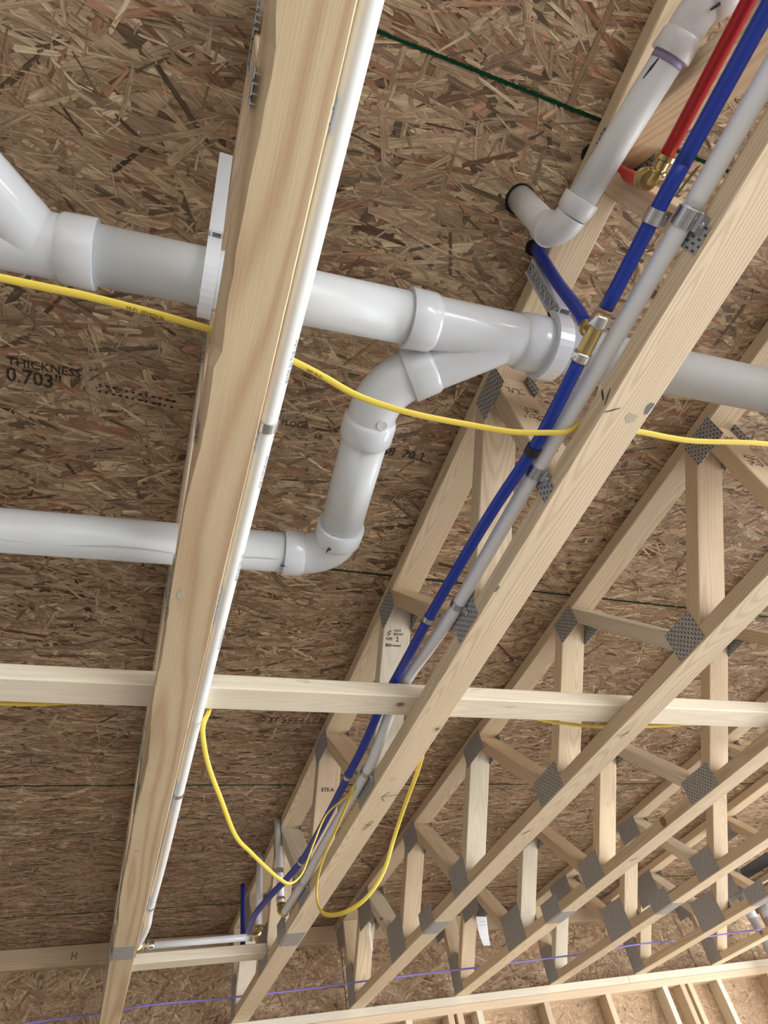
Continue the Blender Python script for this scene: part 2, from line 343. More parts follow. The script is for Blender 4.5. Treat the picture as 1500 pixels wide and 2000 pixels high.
# ------------------------------------------------------------------ oriented strand board
def strands(name, parent, plane, u0, u1, v0, v1, dens=1.0, aligned=0.72, seed=0, tone=1.0, contrast=1.0):
    """plane = (origin, U, V, N): flakes lie in the U-V plane, stacked outwards along N"""
    R = np.random.default_rng(seed); A = (u1 - u0) * (v1 - v0)
    O, U, V, N = [np.array(x, float) for x in plane]
    allv, allf, allc = [], [], []
    for (cnt, l0, l1, w0, w1, h0, h1) in ((650, .09, .19, .020, .048, .0, .0006), (800, .06, .15, .011, .028, .0005, .0011),
                                           (750, .035, .11, .004, .013, .0010, .0015), (900, .014, .055, .0015, .005, .0013, .0017)):
        n = int(cnt * A * dens * 1.25)
        cu = R.uniform(u0, u1, n); cv = R.uniform(v0, v1, n)
        L_ = R.uniform(l0, l1, n) * (1 + 0.3 * R.standard_normal(n).clip(-1, 2)); W_ = R.uniform(w0, w1, n)
        ang = np.where(R.random(n) < aligned, R.normal(0, 0.34, n), R.uniform(-1.57, 1.57, n))
        c, s_ = np.cos(ang), np.sin(ang)
        # six-sided flake with ragged ends
        lx = np.stack([-L_ / 2, -L_ / 2 + R.uniform(0, .12, n) * L_, L_ / 2 - R.uniform(0, .12, n) * L_, L_ / 2, L_ / 2 - R.uniform(0, .14, n) * L_, -L_ / 2 + R.uniform(0, .14, n) * L_], 1)
        ly = np.stack([R.uniform(-.4, .4, n) * W_, -W_ / 2 * R.uniform(.75, 1, n), -W_ / 2 * R.uniform(.6, 1, n), R.uniform(-.4, .4, n) * W_, W_ / 2 * R.uniform(.6, 1, n), W_ / 2 * R.uniform(.75, 1, n)], 1)
        pu = (cu[:, None] + lx * c[:, None] - ly * s_[:, None]).clip(u0, u1); pv = (cv[:, None] + lx * s_[:, None] + ly * c[:, None]).clip(v0, v1)
        h = R.uniform(h0, h1, n)[:, None] + (R.normal(0, .035, n)[:, None] * ly) + (R.normal(0, .003, n)[:, None] * lx) + 0.0004
        P = O + pu[..., None] * U + pv[..., None] * V + h[..., None] * N
        allv.append(P.reshape(-1, 3)); ru = R.uniform(0, 50, n)
        allf.append(np.stack([lx + ru[:, None], ly, np.repeat(R.uniform(0, 9, n)[:, None], 6, 1)], -1).reshape(-1, 3))
        t = R.beta(2.2, 2.3, n)
        base = np.array([0.20, 0.122, 0.072]) * (1 - t)[:, None] + np.array([0.60, 0.445, 0.29]) * t[:, None]
        red = (R.random(n) < .12)[:, None]; base = np.where(red, base * np.array([.86, .66, .62]), base)
        dark = (R.random(n) < .075)[:, None]; base = np.where(dark, base * .38, base)
        pale = (R.random(n) < .05)[:, None]; base = np.where(pale, np.array([0.62, 0.49, 0.33]), base)
        mean = np.array([0.40, 0.27, 0.165]); base = mean + (base - mean) * contrast
        allc.append(np.concatenate([base * tone, np.ones((n, 1))], 1))
    Vt = np.concatenate(allv).astype('f'); n = len(Vt) // 6
    off = np.array(origin(parent)[:], 'f'); Vt -= off
    me = bpy.data.meshes.new(name); me.vertices.add(n * 6); me.vertices.foreach_set('co', Vt.ravel())
    me.loops.add(n * 6); me.polygons.add(n)
    flip = np.dot(np.cross(U, V), N) < 0
    idx = np.arange(n * 6).reshape(n, 6)
    if flip: idx = idx[:, ::-1]
    me.loops.foreach_set('vertex_index', idx.ravel().astype('i')); me.polygons.foreach_set('loop_start', (np.arange(n) * 6).astype('i'))
    me.update(calc_edges=True)
    a = me.attributes.new('fco', 'FLOAT_VECTOR', 'POINT'); a.data.foreach_set('vector', np.concatenate(allf).astype('f').ravel())
    a = me.attributes.new('fcol', 'FLOAT_COLOR', 'FACE'); a.data.foreach_set('color', np.concatenate(allc).astype('f').ravel())
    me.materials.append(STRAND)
    o = bpy.data.objects.new(name, me); COL.objects.link(o); o.parent = parent; o['kind'] = 'stuff'; return o

ceiling = structure('ceiling', (1.9, 1.2, ZC))
rows = [-3.63, -2.41, -1.19, 0.030, 1.217, 2.437, 3.668, 4.16]
JX = [-2.3713 + 0.0, 0.0687, 2.5087, 4.9487, 7.3887]
panels = []
for k in range(len(rows) - 1):
    y0, y1 = rows[k], rows[k + 1]
    xs = JX if k % 2 == 0 else [-3.5913, -1.1513, 1.2887, 3.7287, 6.1687, 7.3887]
    for j in range(len(xs) - 1):
        x0, x1 = xs[j], xs[j + 1]
        m = M(); m.box(x0 + .001, x1 - .001, y0 + .0016, y1 - .0016, ZC, ZC + 0.018)
        p = obj('subfloor_panel', m, OSB_CORE, ceiling); panels.append((x0, x1, y0, y1, p))
        if k < 2: continue
        a0, a1 = max(x0, -1.35), min(x1, 5.2); b0 = max(y0, -0.75)
        if a1 <= a0: continue
        near = a1 > -1.2 and a0 < 3.2
        strands('wood_strands', p, ((0, 0, ZC), (1, 0, 0), (0, 1, 0), (0, 0, -1)), a0 + .002, a1 - .002, b0 + .003, y1 - .003, 1.0 if near else 0.6, seed=100 + 10 * k + j)
        if k >= 3 and k < 7:                                  # green painted tongue along the near edge, paint bleeding onto the face
            m = M(); n = int((a1 - a0) / 0.0028); R_ = np.random.default_rng(k * 31 + j); ph = R_.uniform(0, 9, 4)
            prev = None; b = 0
            amp = 1.0 if k == 3 else 0.45
            vs = []; fs = []
            for i in range(n + 1):
                x = a0 + (a1 - a0) * i / n
                q = amp * (max(0, .5 + .5 * math.sin(x * 9 + ph[0]) * math.sin(x * 4.1 + ph[1])))
                u_ = .0021 + (.2 + q) * .004 * R_.random() ** 5 ; d_ = .0021 + (.2 + q) * .006 * R_.random() ** 6
                vs += [(x, y0 - u_, ZC - .0019), (x, y0 + d_, ZC - .0019), (x, y0 + d_ * .9, ZC - .0016), (x, y0 - u_ * .9, ZC - .0016)]
            for i in range(n):
                o_ = 4 * i
                for a_, b_ in ((0, 1), (1, 2), (2, 3), (3, 0)): fs.append((o_ + a_, o_ + b_, o_ + 4 + b_, o_ + 4 + a_))
            m.add(vs, fs); obj('painted_edge', m, GREEN, p)
def panel_at(x, y):
    for x0, x1, y0, y1, p in panels:
        if x0 <= x <= x1 and y0 <= y <= y1: return p
zt = ZC - 0.0024
D_R, D_U = (1, 0, 0), (0, -1, 0)
text('THICKNESS', (-0.333, 0.753, zt), D_R, D_U, 0.026, INKF, panel_at(-.3, .77), bold=.0003)
text('0.703"', (-0.336, 0.790, zt), D_R, D_U, 0.046, INKF, panel_at(-.3, .77), bold=.0006, squash=.86)
marks([((x, y + .05 * (x + .16), zt), (x + random.uniform(.004, .012), y + .05 * (x + .16), zt)) for x in np.arange(-.165, -.01, .013) for y in (.762, .777)], (0, 0, -1), .006, INKF, panel_at(-.15, .77), 'ink_stamp')
text('FLOOR', (0.218, 0.778, zt), D_R, D_U, 0.020, INKF, panel_at(.25, .77), bold=.0003)
text('68  70 1', (0.470, 0.810, zt), D_R, D_U, 0.034, INKF, panel_at(.5, .8), bold=.0003)
text('68', (0.30, 0.800, zt), D_R, D_U, 0.020, INKF, panel_at(.5, .8))
pp = panel_at(.5, 1.97)
marks([((.29 + dx, 1.972, zt), (.29 + dx + .03, 1.972 + random.uniform(-.001, .001), zt)) for dx in (-.16, -.12, -.08, -.05)], (0, 0, -1), .010, INKF, pp, 'ink_stamp')
dm = [(.385, 1.972), (.405, 1.952), (.425, 1.972), (.405, 1.992)]
marks([((*dm[i], zt), (*dm[(i + 1) % 4], zt)) for i in range(4)] + [((.397, 1.966, zt), (.413, 1.966, zt)), ((.397, 1.977, zt), (.413, 1.977, zt))], (0, 0, -1), .004, INKF, pp, 'ink_stamp')
text('3T', (.432, 1.985, zt), D_R, D_U, 0.034, INKF, pp, bold=.0004)
marks([((x, y, zt), (x + random.uniform(.008, .02), y, zt)) for x in np.arange(.48, .70, .022) for y in (1.962, 1.975, 1.990)], (0, 0, -1), .0045, INKF, pp, 'ink_stamp')
marks([((1.9 + x, 1.0 + y, zt), (1.9 + x + random.uniform(.006, .02), 1.0 + y, zt)) for x in np.arange(0, .5, .026) for y in (0, .014)], (0, 0, -1), .005, INKF, panel_at(1.9, 1.0), 'ink_stamp')

# ------------------------------------------------------------------ far wall
wall = structure('wall_far', (1.9, 4.05, ZFLOOR))
def wpart(name, m, mat): return obj(name, m, mat, wall)
wpart('top_plate', board_x(-3.6, 3.02, 3.95, 4.04, 0.770, ZB), PINE_PALE); wpart('top_plate', board_x(3.022, 7.3, 3.95, 4.04, 0.770, ZB), PINE_PALE)
wpart('top_plate', board_x(-3.6, 1.05, 3.952, 4.04, 0.732, 0.7695), PINE_WARM); wpart('top_plate', board_x(1.053, 7.3, 3.952, 4.04, 0.732, 0.7695), PINE_WARM)
wpart('bottom_plate', board_x(-3.6, 7.3, 3.952, 4.04, ZFLOOR, ZFLOOR + 0.038), PINE_PALE)
sx = [-3.2, -2.8, -2.4, -1.99, -1.58, -1.18, -.77, -.36, .04, .45, .86, 1.24, 1.545, 1.79, 1.845, 1.965, 2.395, 2.82, 3.245, 3.38, 3.44, 3.675, 4.1, 4.5, 4.9, 5.3, 5.7, 6.1, 6.5, 6.9]
for i, x in enumerate(sx):
    wpart('stud', board_z(x, x + .037, 3.953, 4.04, ZFLOOR + .038, 0.732), PINE_WARM if i % 3 else PINE_PALE)
for k, (x0, x1) in enumerate([(-3.6, -2.0), (-2.0, .45), (.45, 2.89), (2.89, 5.33), (5.33, 7.3)]):
    m = M(); m.box(x0 + .001, x1 - .001, 4.041, 4.053, ZFLOOR, ZB - .001); p = wpart('sheathing_panel', m, OSB_CORE)
    if k in (1, 2, 3): strands('wood_strands', p, ((0, 4.041, 0), (1, 0, 0), (0, 0, 1), (0, -1, 0)), x0 + .002, x1 - .002, -.6, .80, .8, .3, seed=500 + k, tone=1.15, contrast=.35)
# rim board closing the truss ends, ribbon nailed over it under the subfloor
for k, (x0, x1) in enumerate([(-3.6, -1.15), (-1.15, 1.2887), (1.2887, 3.7287), (3.7287, 6.2), (6.2, 7.3)]):
    m = M(); m.box(x0 + .001, x1 - .001, 4.142, 4.16, ZB, ZC - .001); p = wpart('rim_board', m, OSB_CORE)
    if k in (1, 2, 3): strands('wood_strands', p, ((0, 4.142, 0), (1, 0, 0), (0, 0, 1), (0, -1, 0)), x0 + .002, x1 - .002, ZB, ZC - .002, 1.0, .35, seed=520 + k, tone=1.2, contrast=.8)
rib = obj('ribbon_board', board_x(-1.9, 1.262, 4.094, 4.139, 1.153, ZC - .003), PINE_WARM, wall)
obj('ribbon_board', board_x(1.264, 5.6, 4.094, 4.139, 1.153, ZC - .003), PINE_WARM, wall)
text('|-|', (-.150, 4.0935, 1.185), (1, 0, 0), (0, 0, 1), .034, INK, rib, bold=.0006)
# ------------------------------------------------------------------ floor trusses
PLATES = [(.034, .136, 1.142, 1.218), (.514, .616, 1.142, 1.218), (.084, .122, ZB + .006, .866), (.533, .571, ZB + .006, .866),
          (.878, .980, ZB + .004, .893), (1.240, 1.342, 1.148, 1.222), (1.594, 1.742, ZB + .004, .890), (1.972, 2.126, 1.150, 1.224),
          (2.340, 2.486, ZB + .004, .912), (2.715, 2.866, 1.125, 1.220), (2.712, 2.856, ZB + .001, .881), (3.052, 3.250, ZB + .004, .957),
          (3.440, 3.640, 1.063, 1.216), (3.835, 3.949, ZB + .002, .985), (3.93, 4.05, 1.09, 1.20),
          (-.325, -.223, ZB + .004, .893), (-.69, -.58, 1.148, 1.222), (-1.09, -.94, ZB + .004, .890)]
cache = {}
def plate_mesh(w_, h_, side):
    key = (round(w_, 3), round(h_, 3), side)
    if key in cache: return cache[key]
    m = M(); t = .0012; x0, x1 = (-t, 0) if side < 0 else (0, t)
    vs = [(x, y, z) for z in (0, h_) for y in (0, w_) for x in (x0, x1)]
    m.add(vs, [(0, 2, 3, 1), (4, 5, 7, 6), (0, 1, 5, 4), (2, 6, 7, 3), (0, 4, 6, 2), (1, 3, 7, 5)], [(y, z, 0) for x, y, z in vs])
    s = 1 if side < 0 else -1                                   # teeth point into the wood
    ny, nz = int(w_ / .0085), int(h_ / .0125)
    for i in range(ny):
        for j in range(nz):
            y = (i + .5) * w_ / ny; z = (j + .5) * h_ / nz; L = .0075
            xb = s * .0001
            m.add([(xb, y - .0014, z - .002), (xb, y + .0014, z - .002), (xb, y, z + .002), (xb + s * L, y, z - .003)], [(0, 1, 3), (1, 2, 3), (2, 0, 3)], [(0, .004, 0)] * 4)
    me = bpy.data.meshes.new('nail_plate'); me.from_pydata(m.v, [], m.f)
    at = me.attributes.new('gco', 'FLOAT_VECTOR', 'POINT'); at.data.foreach_set('vector', np.array(m.g, 'f').ravel())
    me.materials.append(PLATE); cache[key] = me; return me
TLAB = ['broad-bottomed yellow pine truss overhead carrying the opaque white water pipe on its right side',
        'pine floor truss with the blue and milky water pipes clamped along its left side',
        'pine floor truss immediately right of the one carrying the blue and milky pipes',
        'pine floor truss, second right of the one carrying the blue and milky pipes',
        'pine floor truss, third right of the one carrying the blue and milky pipes',
        'pine floor truss, fourth right of the one carrying the blue and milky pipes',
        'pine floor truss, fifth right of the blue-piped truss, by the grey pipes',
        'last pine floor truss at the far right beyond the grey pipes']
W45 = .0535
WEBS = [(.930 - W45, .571), (.930, 1.290 - W45), (1.665 - W45, 1.290), (1.665, 2.050 - W45), (2.410 - W45, 2.050), (2.410, 2.790 - W45),
        (3.155 - W45, 2.790), (3.155, 3.540 - W45), (3.858, 3.540),
        (-.275, .084 - W45), (-.275 - W45, -.635), (-1.01, -.635 - W45), (-1.01 - W45, -1.37)]
trusses = []; tparts = []
for i, x in enumerate(TX):
    T = thing('floor_truss', TLAB[i], 'truss', (x, 0, ZB), 'floor trusses under the subfloor'); trusses.append(T)
    parts = {}; tparts.append(parts)
    def P_(name, key, maker, mat):
        k = (key, mat.name)
        if k in cache: o = obj(name, None, mat, T, mesh=cache[k])
        else: o = obj(name, maker(), mat, T); cache[k] = o.data
        parts[key] = o; return o
    a, b = x - HW, x + HW
    pine = YELLOW_PINE if i == 0 else PINE
    if i == 0:      # bottom chord with an uneven, barky left arris
        m = M(); rings = []; gr = []; N = 170; y0, y1 = -1.75, 2.784; q = 0.0
        for k in range(N + 1):
            y = y0 + (y1 - y0) * k / N
            q = .004 + .004 * math.sin(y * 5.1) + .003 * math.sin(y * 13 + 1) + random.uniform(0, .0022) + (.006 if .05 < y < .42 else 0)
            q = max(.0015, q); e = .0015 + random.uniform(0, .0008)
            S = [(a + q, ZB), (b - e, ZB), (b, ZB + e), (b, ZBT - e), (b - e, ZBT), (a + .002, ZBT), (a, ZBT - .002), (a + random.uniform(0, .0006), ZB + q * 1.25)]
            rings.append([(u, y, z) for u, z in S]); gr.append([(y, u - x, z - .827) for u, z in S])
        m.loft(rings, gr); obj('bottom_chord', m, pine, T)
    else: P_('bottom_chord', 'bc', lambda: board_y(a, b, -1.75, 2.784, ZB, ZBT), pine)
    P_('bottom_chord', 'bc2', lambda: board_y(a, b, 2.785, 3.950, ZB, ZBT), pine if i else YELLOW_PINE)
    P_('top_chord', 'tc', lambda: board_y(a, b, -1.75, 4.092, ZTB, ZC - .0022), PINE if i else PINE_WARM)
    for k, (yb, yt) in enumerate(WEBS):
        P_('web', 'web%d' % k, lambda: web(a + .0006, b - .0006, yb, yt, W45, ZBT + .0002, ZTB - .0002), PINE_PALE if (k + i) % 3 == 0 else (PINE if (k + i) % 3 == 1 else PINE_WARM))
    for k, yv in enumerate((.084, .533)):
        P_('vertical_web', 'vw%d' % k, lambda: board_z(a + .0006, b - .0006, yv, yv + .0375, ZBT + .0002, ZTB - .0002), PINE_WARM)
    P_('end_block', 'ev', lambda: board_z(a + .0006, b - .0006, 3.912, 3.9495, ZBT + .0002, 1.205), PINE_WARM)
    for k, (y0, y1, z0, z1) in enumerate(PLATES):
        for side in (-1, 1):
            me = plate_mesh(y1 - y0, z1 - z0, side); o = bpy.data.objects.new('nail_plate', me); COL.objects.link(o); o.parent = T
            j = ((k * 7 + i * 3) % 5 - 2) * .0015
            o.location = (side * (HW + .0004), y0 + j, z0 - ZB)
    # splice plate nailed under the bottom chord
    me = plate_mesh(.144, .070, -1); o = bpy.data.objects.new('splice_plate', me); COL.objects.link(o); o.parent = T
    o.rotation_euler = (0, -math.pi / 2, 0); o.location = (.035, 2.714, -.0004)
T1, T2, T3 = trusses[:3]
# bark and stains on the first chord
m = M()
def patch(m, pts, z, t=.0006):
    m.loft([[(x_, y_, z) for x_, y_ in pts], [(x_, y_, z - t) for x_, y_ in pts]][::-1])
# stamps on the webs
sq = math.sqrt(.5)
w2 = tparts[1]['web2']                                        # slants down from the 1.29 node to the 1.665 node
def on_web(x, f, lift=.0006):                                 # f: metres down the slope from the top
    sl = Vector((0, 1.665 - 1.290 - W45, -(ZTB - ZBT))); d = sl.normalized()
    nrm = Vector((1, 0, 0)).cross(-d); return Vector((x, 1.290, ZTB)) + d * f + nrm * lift, -d
nb = TX[1] - HW
for s_, x_, f_, sz in (('S-P-F', .671, .082, .0095), ('KD-HT', .669, .0925, .0095), ('2', .677, .110, .019), ('OFI', .646, .108, .0125), ('804', .646, .126, .0125), ('VALDERTA', .667, .124, .0055)):
    at, up = on_web(x_, f_); text(s_, at, (1, 0, 0), up, sz, INK, w2, bold=.0003)
at, up = on_web(.649, .088); p0 = at
marks([((p0.x + dx, p0.y + dz * .7 - .001, p0.z - dz * .7 - .001), (p0.x + dx + .006, p0.y + dz * .7 - .004, p0.z - dz * .7 + .002)) for dx, dz in ((0, 0), (.004, .004), (.001, .007), (.005, -.004))], (0, -sq, -sq), .003, INK, w2, 'ink_stamp')
def stamp_v(T, key, xs, zs, ypl, par):                        # broken stencil dashes on a vertical web
    segs = []
    for z in zs:
        for x_ in xs:
            if random.random() < .75:
                if random.random() < .5: segs.append(((x_, ypl, z), (x_, ypl, z - random.uniform(.005, .012))))
                else: segs.append(((x_, ypl, z), (x_ + random.uniform(.003, .008), ypl, z)))
    marks(segs, (0, -1, 0), .0022, INK, par, 'ink_stamp')
for i in (1, 2, 3):
    x = TX[i] - HW
    stamp_v(None, 0, np.arange(x + .02, x + .062, .006), (1.165, 1.155, 1.145), .5325, tparts[i]['vw1'])
    stamp_v(None, 0, np.arange(x + .026, x + .07, .006), (1.085, 1.075, 1.06, 1.05), .5325, tparts[i]['vw1'])
    stamp_v(None, 0, np.arange(x + .030, x + .06, .006), (.96, .95, .935), .5325, tparts[i]['vw1'])
def on_web2(x, f, yt, yb, lift=.0006):
    sl = Vector((0, yb - yt, -(ZTB - ZBT))); d = sl.normalized(); nrm = Vector((1, 0, 0)).cross(-d)
    return Vector((x, yt, ZTB)) + d * f + nrm * lift, -d
at, up = on_web2(.655, .17, 2.05, 2.41 - W45); text('ETE-A', at, (1, 0, 0), up, .018, INK, tparts[1]['web4'], bold=.0004)
at, up = on_web2(.672, .43, 1.29, 1.665 - W45); text('ETE-A', at, (1, 0, 0), up, .018, INK, tparts[1]['web2'], bold=.0004)
# scuffs and a knot blot under the second chord
def blot(cx_, cy_, rx, ry, z, mat, par, nrm=(0, 0, -1)):
    m = M(); n = 14; pts = [(cx_ + math.cos(6.283 * k / n) * rx * random.uniform(.7, 1.15), cy_ + math.sin(6.283 * k / n) * ry * random.uniform(.7, 1.15)) for k in range(n)]
    m.loft([[(a_, b_, z) for a_, b_ in pts], [(a_, b_, z - .0002) for a_, b_ in pts]][::-1]); return obj('stain', m, mat, par)
RESIN = simple('resin_blot', (0.50, 0.45, 0.33), 0.6, noise=0.3, nscale=200)
blot(.692, .375, .011, .010, ZB - .0001, RESIN, T2); blot(.640, .795, .0035, .012, ZB - .0001, BARK, T2); blot(.712, .352, .006, .014, ZB - .0001, BARK, T2)
blot(.045, .895, .007, .012, ZB - .0001, RESIN, T1); blot(.05, 1.95, .012, .009, ZB - .0001, RESIN, T1)
# pencil marks under the second chord
bz = ZB - .0001
marks([((.675, 1.655, bz), (.720, 1.640, bz)), ((.675, 1.655, bz), (.690, 1.625, bz)), ((.675, 1.655, bz), (.692, 1.680, bz)), ((.678, 1.86, bz), (.69, 1.80, bz)),
       ((.686, 1.86, bz), (.698, 1.80, bz)), ((.674, 1.82, bz), (.702, 1.83, bz))], (0, 0, -1), .0016, PENCIL, T2)
marks([((.640, .375, bz), (.662, .362, bz)), ((.6355, .34, .822), (.6355, .365, .812))], (0, 0, -1), .0022, PENC, T2)
marks([((.6355, .352, .838), (.6355, .362, .822))], (-1, 0, 0), .004, INK, T2)
for (i, x_, y_) in ((2, 1.278, 1.325), (2, 1.27, 1.93), (3, 1.89, 2.2)):
    marks([((x_, y_, bz), (x_ + .008, y_ - .04, bz)), ((x_ - .015, y_ - .01, bz), (x_ + .014, y_ - .03, bz))], (0, 0, -1), .0014, PENCIL, trusses[i])

# ------------------------------------------------------------------ cross timbers
sb = obj('strongback', board_x(-1.6, 5.6, 1.227, 1.310, .8465, .8840, .003), PINE_PALE)
tag(sb, 'long pale board lying flat across the bottom chords of all the trusses', 'board')
bk = obj('blocking', board_x(.1125, .6350, 3.060, 3.148, .8465, .8830, .003), PINE_PALE)
tag(bk, 'short pale block between the first two trusses near the far wall, below the milky pipe', 'board')

# ------------------------------------------------------------------ white drain pipework
R3 = .0445
def main_pt(x): return Vector((x, .3987 - .0449 * x, 1.0205 - .0013 * x))
DX = (main_pt(1) - main_pt(0)).normalized()
drain = thing('drain_pipe', 'large glossy white drain pipe with two wyes running across through the trusses', 'pipe', (.39, .38, 1.02))
def hub(p, d, L, r=R3, lip=.0055, m=None):                      # socket of a fitting: belled, with an end lip
    return lathe(p, d, [(0, r + .0008), (0, r + lip + .0012), (.0015, r + lip + .002), (L - .006, r + lip + .001), (L - .002, r + lip * .8), (L + .001, r + .0024), (L + .004, r)], 40, m)
def pipe(a, b, r=R3, name='pipe', parent=None, mat=PVC_PIPE):
    return obj(name, tube([a, b], r, 40), mat, parent)
pipe(main_pt(-.16), main_pt(.355), parent=drain); pipe(main_pt(.60), main_pt(5.4), parent=drain)
# wye in the middle bay
m = M(); hub(main_pt(.341), DX, .05, m=m)
J = main_pt(.525); tube([main_pt(.37), main_pt(.62)], R3 + .0022, 40, m)
hub(main_pt(.604), -DX, .05, m=m)
BD = Vector((-.79, .613, 0)).normalized()
tube([J, J + BD * .15], R3 + .0022, 40, m)
B1 = J + BD * .182; hub(B1, -BD, .05, m=m)
sharp(obj('wye_fitting', m, PVC, drain))
# 45 degree elbow and riser
RA = Vector((.340, .585, 1.016)); RB = Vector((.361, .895, 1.018))
RD = (RB - RA).normalized()
def arc(p0, d0, p1, d1, n=12):
    L = (p1 - p0).length * .62
    return [p0 * (1 - t) ** 3 + (p0 + d0 * L * .6) * 3 * t * (1 - t) ** 2 + (p1 - d1 * L * .6) * 3 * t * t * (1 - t) + p1 * t ** 3 for t in [k / n for k in range(n + 1)]]
m = M(); tube(arc(B1 - BD * .012, BD, RA, RD), R3 + .0015, 40, m); hub(RA + RD * .045, -RD, .045, m=m)
lathe(RA - RD * .002 + Vector((.010, -.012, -R3 - .0025)), (0, 0, -1), [(0, .010), (.0012, .010), (.0015, .0085), (.0009, .0085)], 24, m)
sharp(obj('elbow_fitting', m, PVC, drain))
pipe(RA, RB, parent=drain)
# long sweep elbow into the lower pipe
def low_pt(x): return Vector((x, .985 - .050 * x, 1.030))
LD = (low_pt(-1) - low_pt(0)).normalized()
E0 = RB - RD * .035; E1 = low_pt(.255)
m = M(); hub(E0, RD, .045, m=m); hub(E1, -LD, .045, m=m)
C0 = RB; C1 = low_pt(.285)
tube(arc(C0, RD, C1, LD, 14), R3 + .0018, 40, m)
sharp(obj('elbow_fitting', m, PVC, drain))
pipe(low_pt(.28), low_pt(-1.5), parent=drain)
# seam line along the lower pipe
sp = [low_pt(x) + Vector((0, -math.sin(.35) * R3, -math.cos(.35) * R3)) * 1.004 + Vector((0, .004 * math.sin(x * 22), 0)) for x in np.arange(-.4, .25, .02)]
obj('seam', tube([p for p in sp], .0009, 6), PVC_OLD, drain)
# left wye
m = M(); hub(main_pt(-.147), -DX, .05, m=m); tube([main_pt(-.18), main_pt(-.62)], R3 + .0022, 40, m)
BL = Vector((-.48, -.877, 0)).normalized(); JL = main_pt(-.300)
JL = main_pt(-.228); BL = Vector((-.72, -.69, .0)).normalized()
tube([JL + Vector((.0, 0, 0)), JL + BL * .30], R3 + .0022, 40, m); hub(main_pt(-.50), DX, .05, m=m)
sharp(obj('wye_fitting', m, PVC, drain)); pipe(main_pt(-.50), main_pt(-1.6), parent=drain); pipe(JL + BL * .2, JL + BL * 1.0, parent=drain)
# raised size numeral and marker strokes
text('3', main_pt(-.172) + Vector((0, .022, -.0475)), (-.3, -.9, 0), (1, -.3, 0), .012, PVC, drain, 'raised_numeral')
dz = R3 + .0062
marks([((.246, .962, 1.030 - dz), (.262, .966, 1.030 - dz - .0002)), ((.262, .966, 1.030 - dz), (.276, .970, 1.030 - dz + .0002))], (0, 0, -1), .004, PENC, drain)
pe = RB + Vector((-.024, -.015, -R3 * .86))
marks([(pe + Vector((0, -.030, 0)), pe + Vector((-.001, -.004, 0))), (pe + Vector((.004, -.020, -.001)), pe + Vector((.002, -.002, -.001)))], (-.5, 0, -.86), .0030, PENC, drain)
pe2 = pe + Vector((-.003, .010, -.006))
marks([(pe2, pe2 + Vector((-.001, .018, 0))), (pe2, pe2 + Vector((.006, .003, -.002))), (pe2 + Vector((.006, .003, -.002)), pe2 + Vector((0, .009, 0)))], (-.5, 0, -.86), .0030, PENC, drain)

# plastic pipe brackets on the trusses where the drain pipe passes
def bracket(x0, x1, lab, mat, ty, tz, label=False):
    c = main_pt((x0 + x1) / 2); B = thing('pipe_bracket', lab, 'bracket', (x0, c.y, c.z), 'plastic brackets holding the drain pipe')
    ri, ro = R3 + .001, R3 + .018
    m = M(); n = 26; a0, a1 = math.radians(-62), math.radians(212)
    outer = []; 
    rings = []
    for k in range(n + 1):
        a = a0 + (a1 - a0) * k / n; ca, sa = math.cos(a), -math.sin(a)     # opening at the top
        rings.append([(x0, c.y + ca * ri, c.z + sa * ri), (x1, c.y + ca * ri, c.z + sa * ri), (x1, c.y + ca * ro, c.z + sa * ro), (x0, c.y + ca * ro, c.z + sa * ro)])
    m.loft(rings); ring = obj('cradle', m, mat, B)
    s0 = Vector((0, c.y - .060, c.z + .005)); s1 = Vector((0, ty, tz)); d = (s1 - s0).normalized(); nn = Vector((0, d.z, -d.y))
    L = (s1 - s0).length; m = M()
    for off in (-.013, .013): # side rails
        p, q = s0 + nn * off, s1 + nn * off
        m.loft([[(xx, pt.y + e, pt.z) for xx, e in ((x0, -.0018), (x1, -.0018), (x1, .0018), (x0, .0018))] for pt in (p, q)])
    nst = 6
    for k in range(nst + 1):  # lattice rungs and diagonals
        p = s0 + d * L * k / nst
        for q0, q1 in ((p - nn * .013, p + nn * .013),) + (((p - nn * .013, p + d * L / nst + nn * .013), (p + nn * .013, p + d * L / nst - nn * .013)) if k < nst else ()):
            tube([Vector((x0 + .004, q0.y, q0.z)), Vector((x0 + .004, q1.y, q1.z))], .0013, 6, m)
    arm = obj('lattice_arm', m, mat, B)
    m = M(); fl = [s0 - nn * .013, s0 + nn * .013, s1 + nn * .013, s1 - nn * .013]
    m.loft([[(xx, p.y, p.z) for p in fl] for xx in (x1 - .0022, x1 - .001)]); obj('back_web', m, mat, B)
    for k in range(5):
        a = math.radians(20 + 34 * k); m = M(); m.box(x0 - .0015, x0 + .001, c.y + math.cos(a) * (ri + .007) - .003, c.y + math.cos(a) * (ri + .007) + .003, c.z - math.sin(a) * (ri + .007) - .002, c.z - math.sin(a) * (ri + .007) + .002)
        obj('stud_boss', m, PVC, B)
    return B
bracket(.603, .632, 'frosted plastic bracket on the truss carrying the blue pipe, lattice arm rising above it', CLEARISH, .290, 1.200)
bt = bracket(.004, .0245, 'white plastic bracket with a barcode label on the overhead truss edge', PVC, .268, 1.190)
m = M()
for k, (wd_, z_) in enumerate(((.0020, 0), (.0010, .003), (.0016, .0055), (.0008, .008), (.0014, .0105), (.0022, .0135))):
    m.box(.0032, .0037, .300, .316, 1.085 + z_, 1.085 + z_ + wd_)
obj('barcode', m, INK, bt)
m = M()
for k in range(5): m.box(.0032, .0037, .300 + k * .0045, .302 + k * .0045, 1.045, 1.072)
obj('label_print', m, GREYINK, bt)

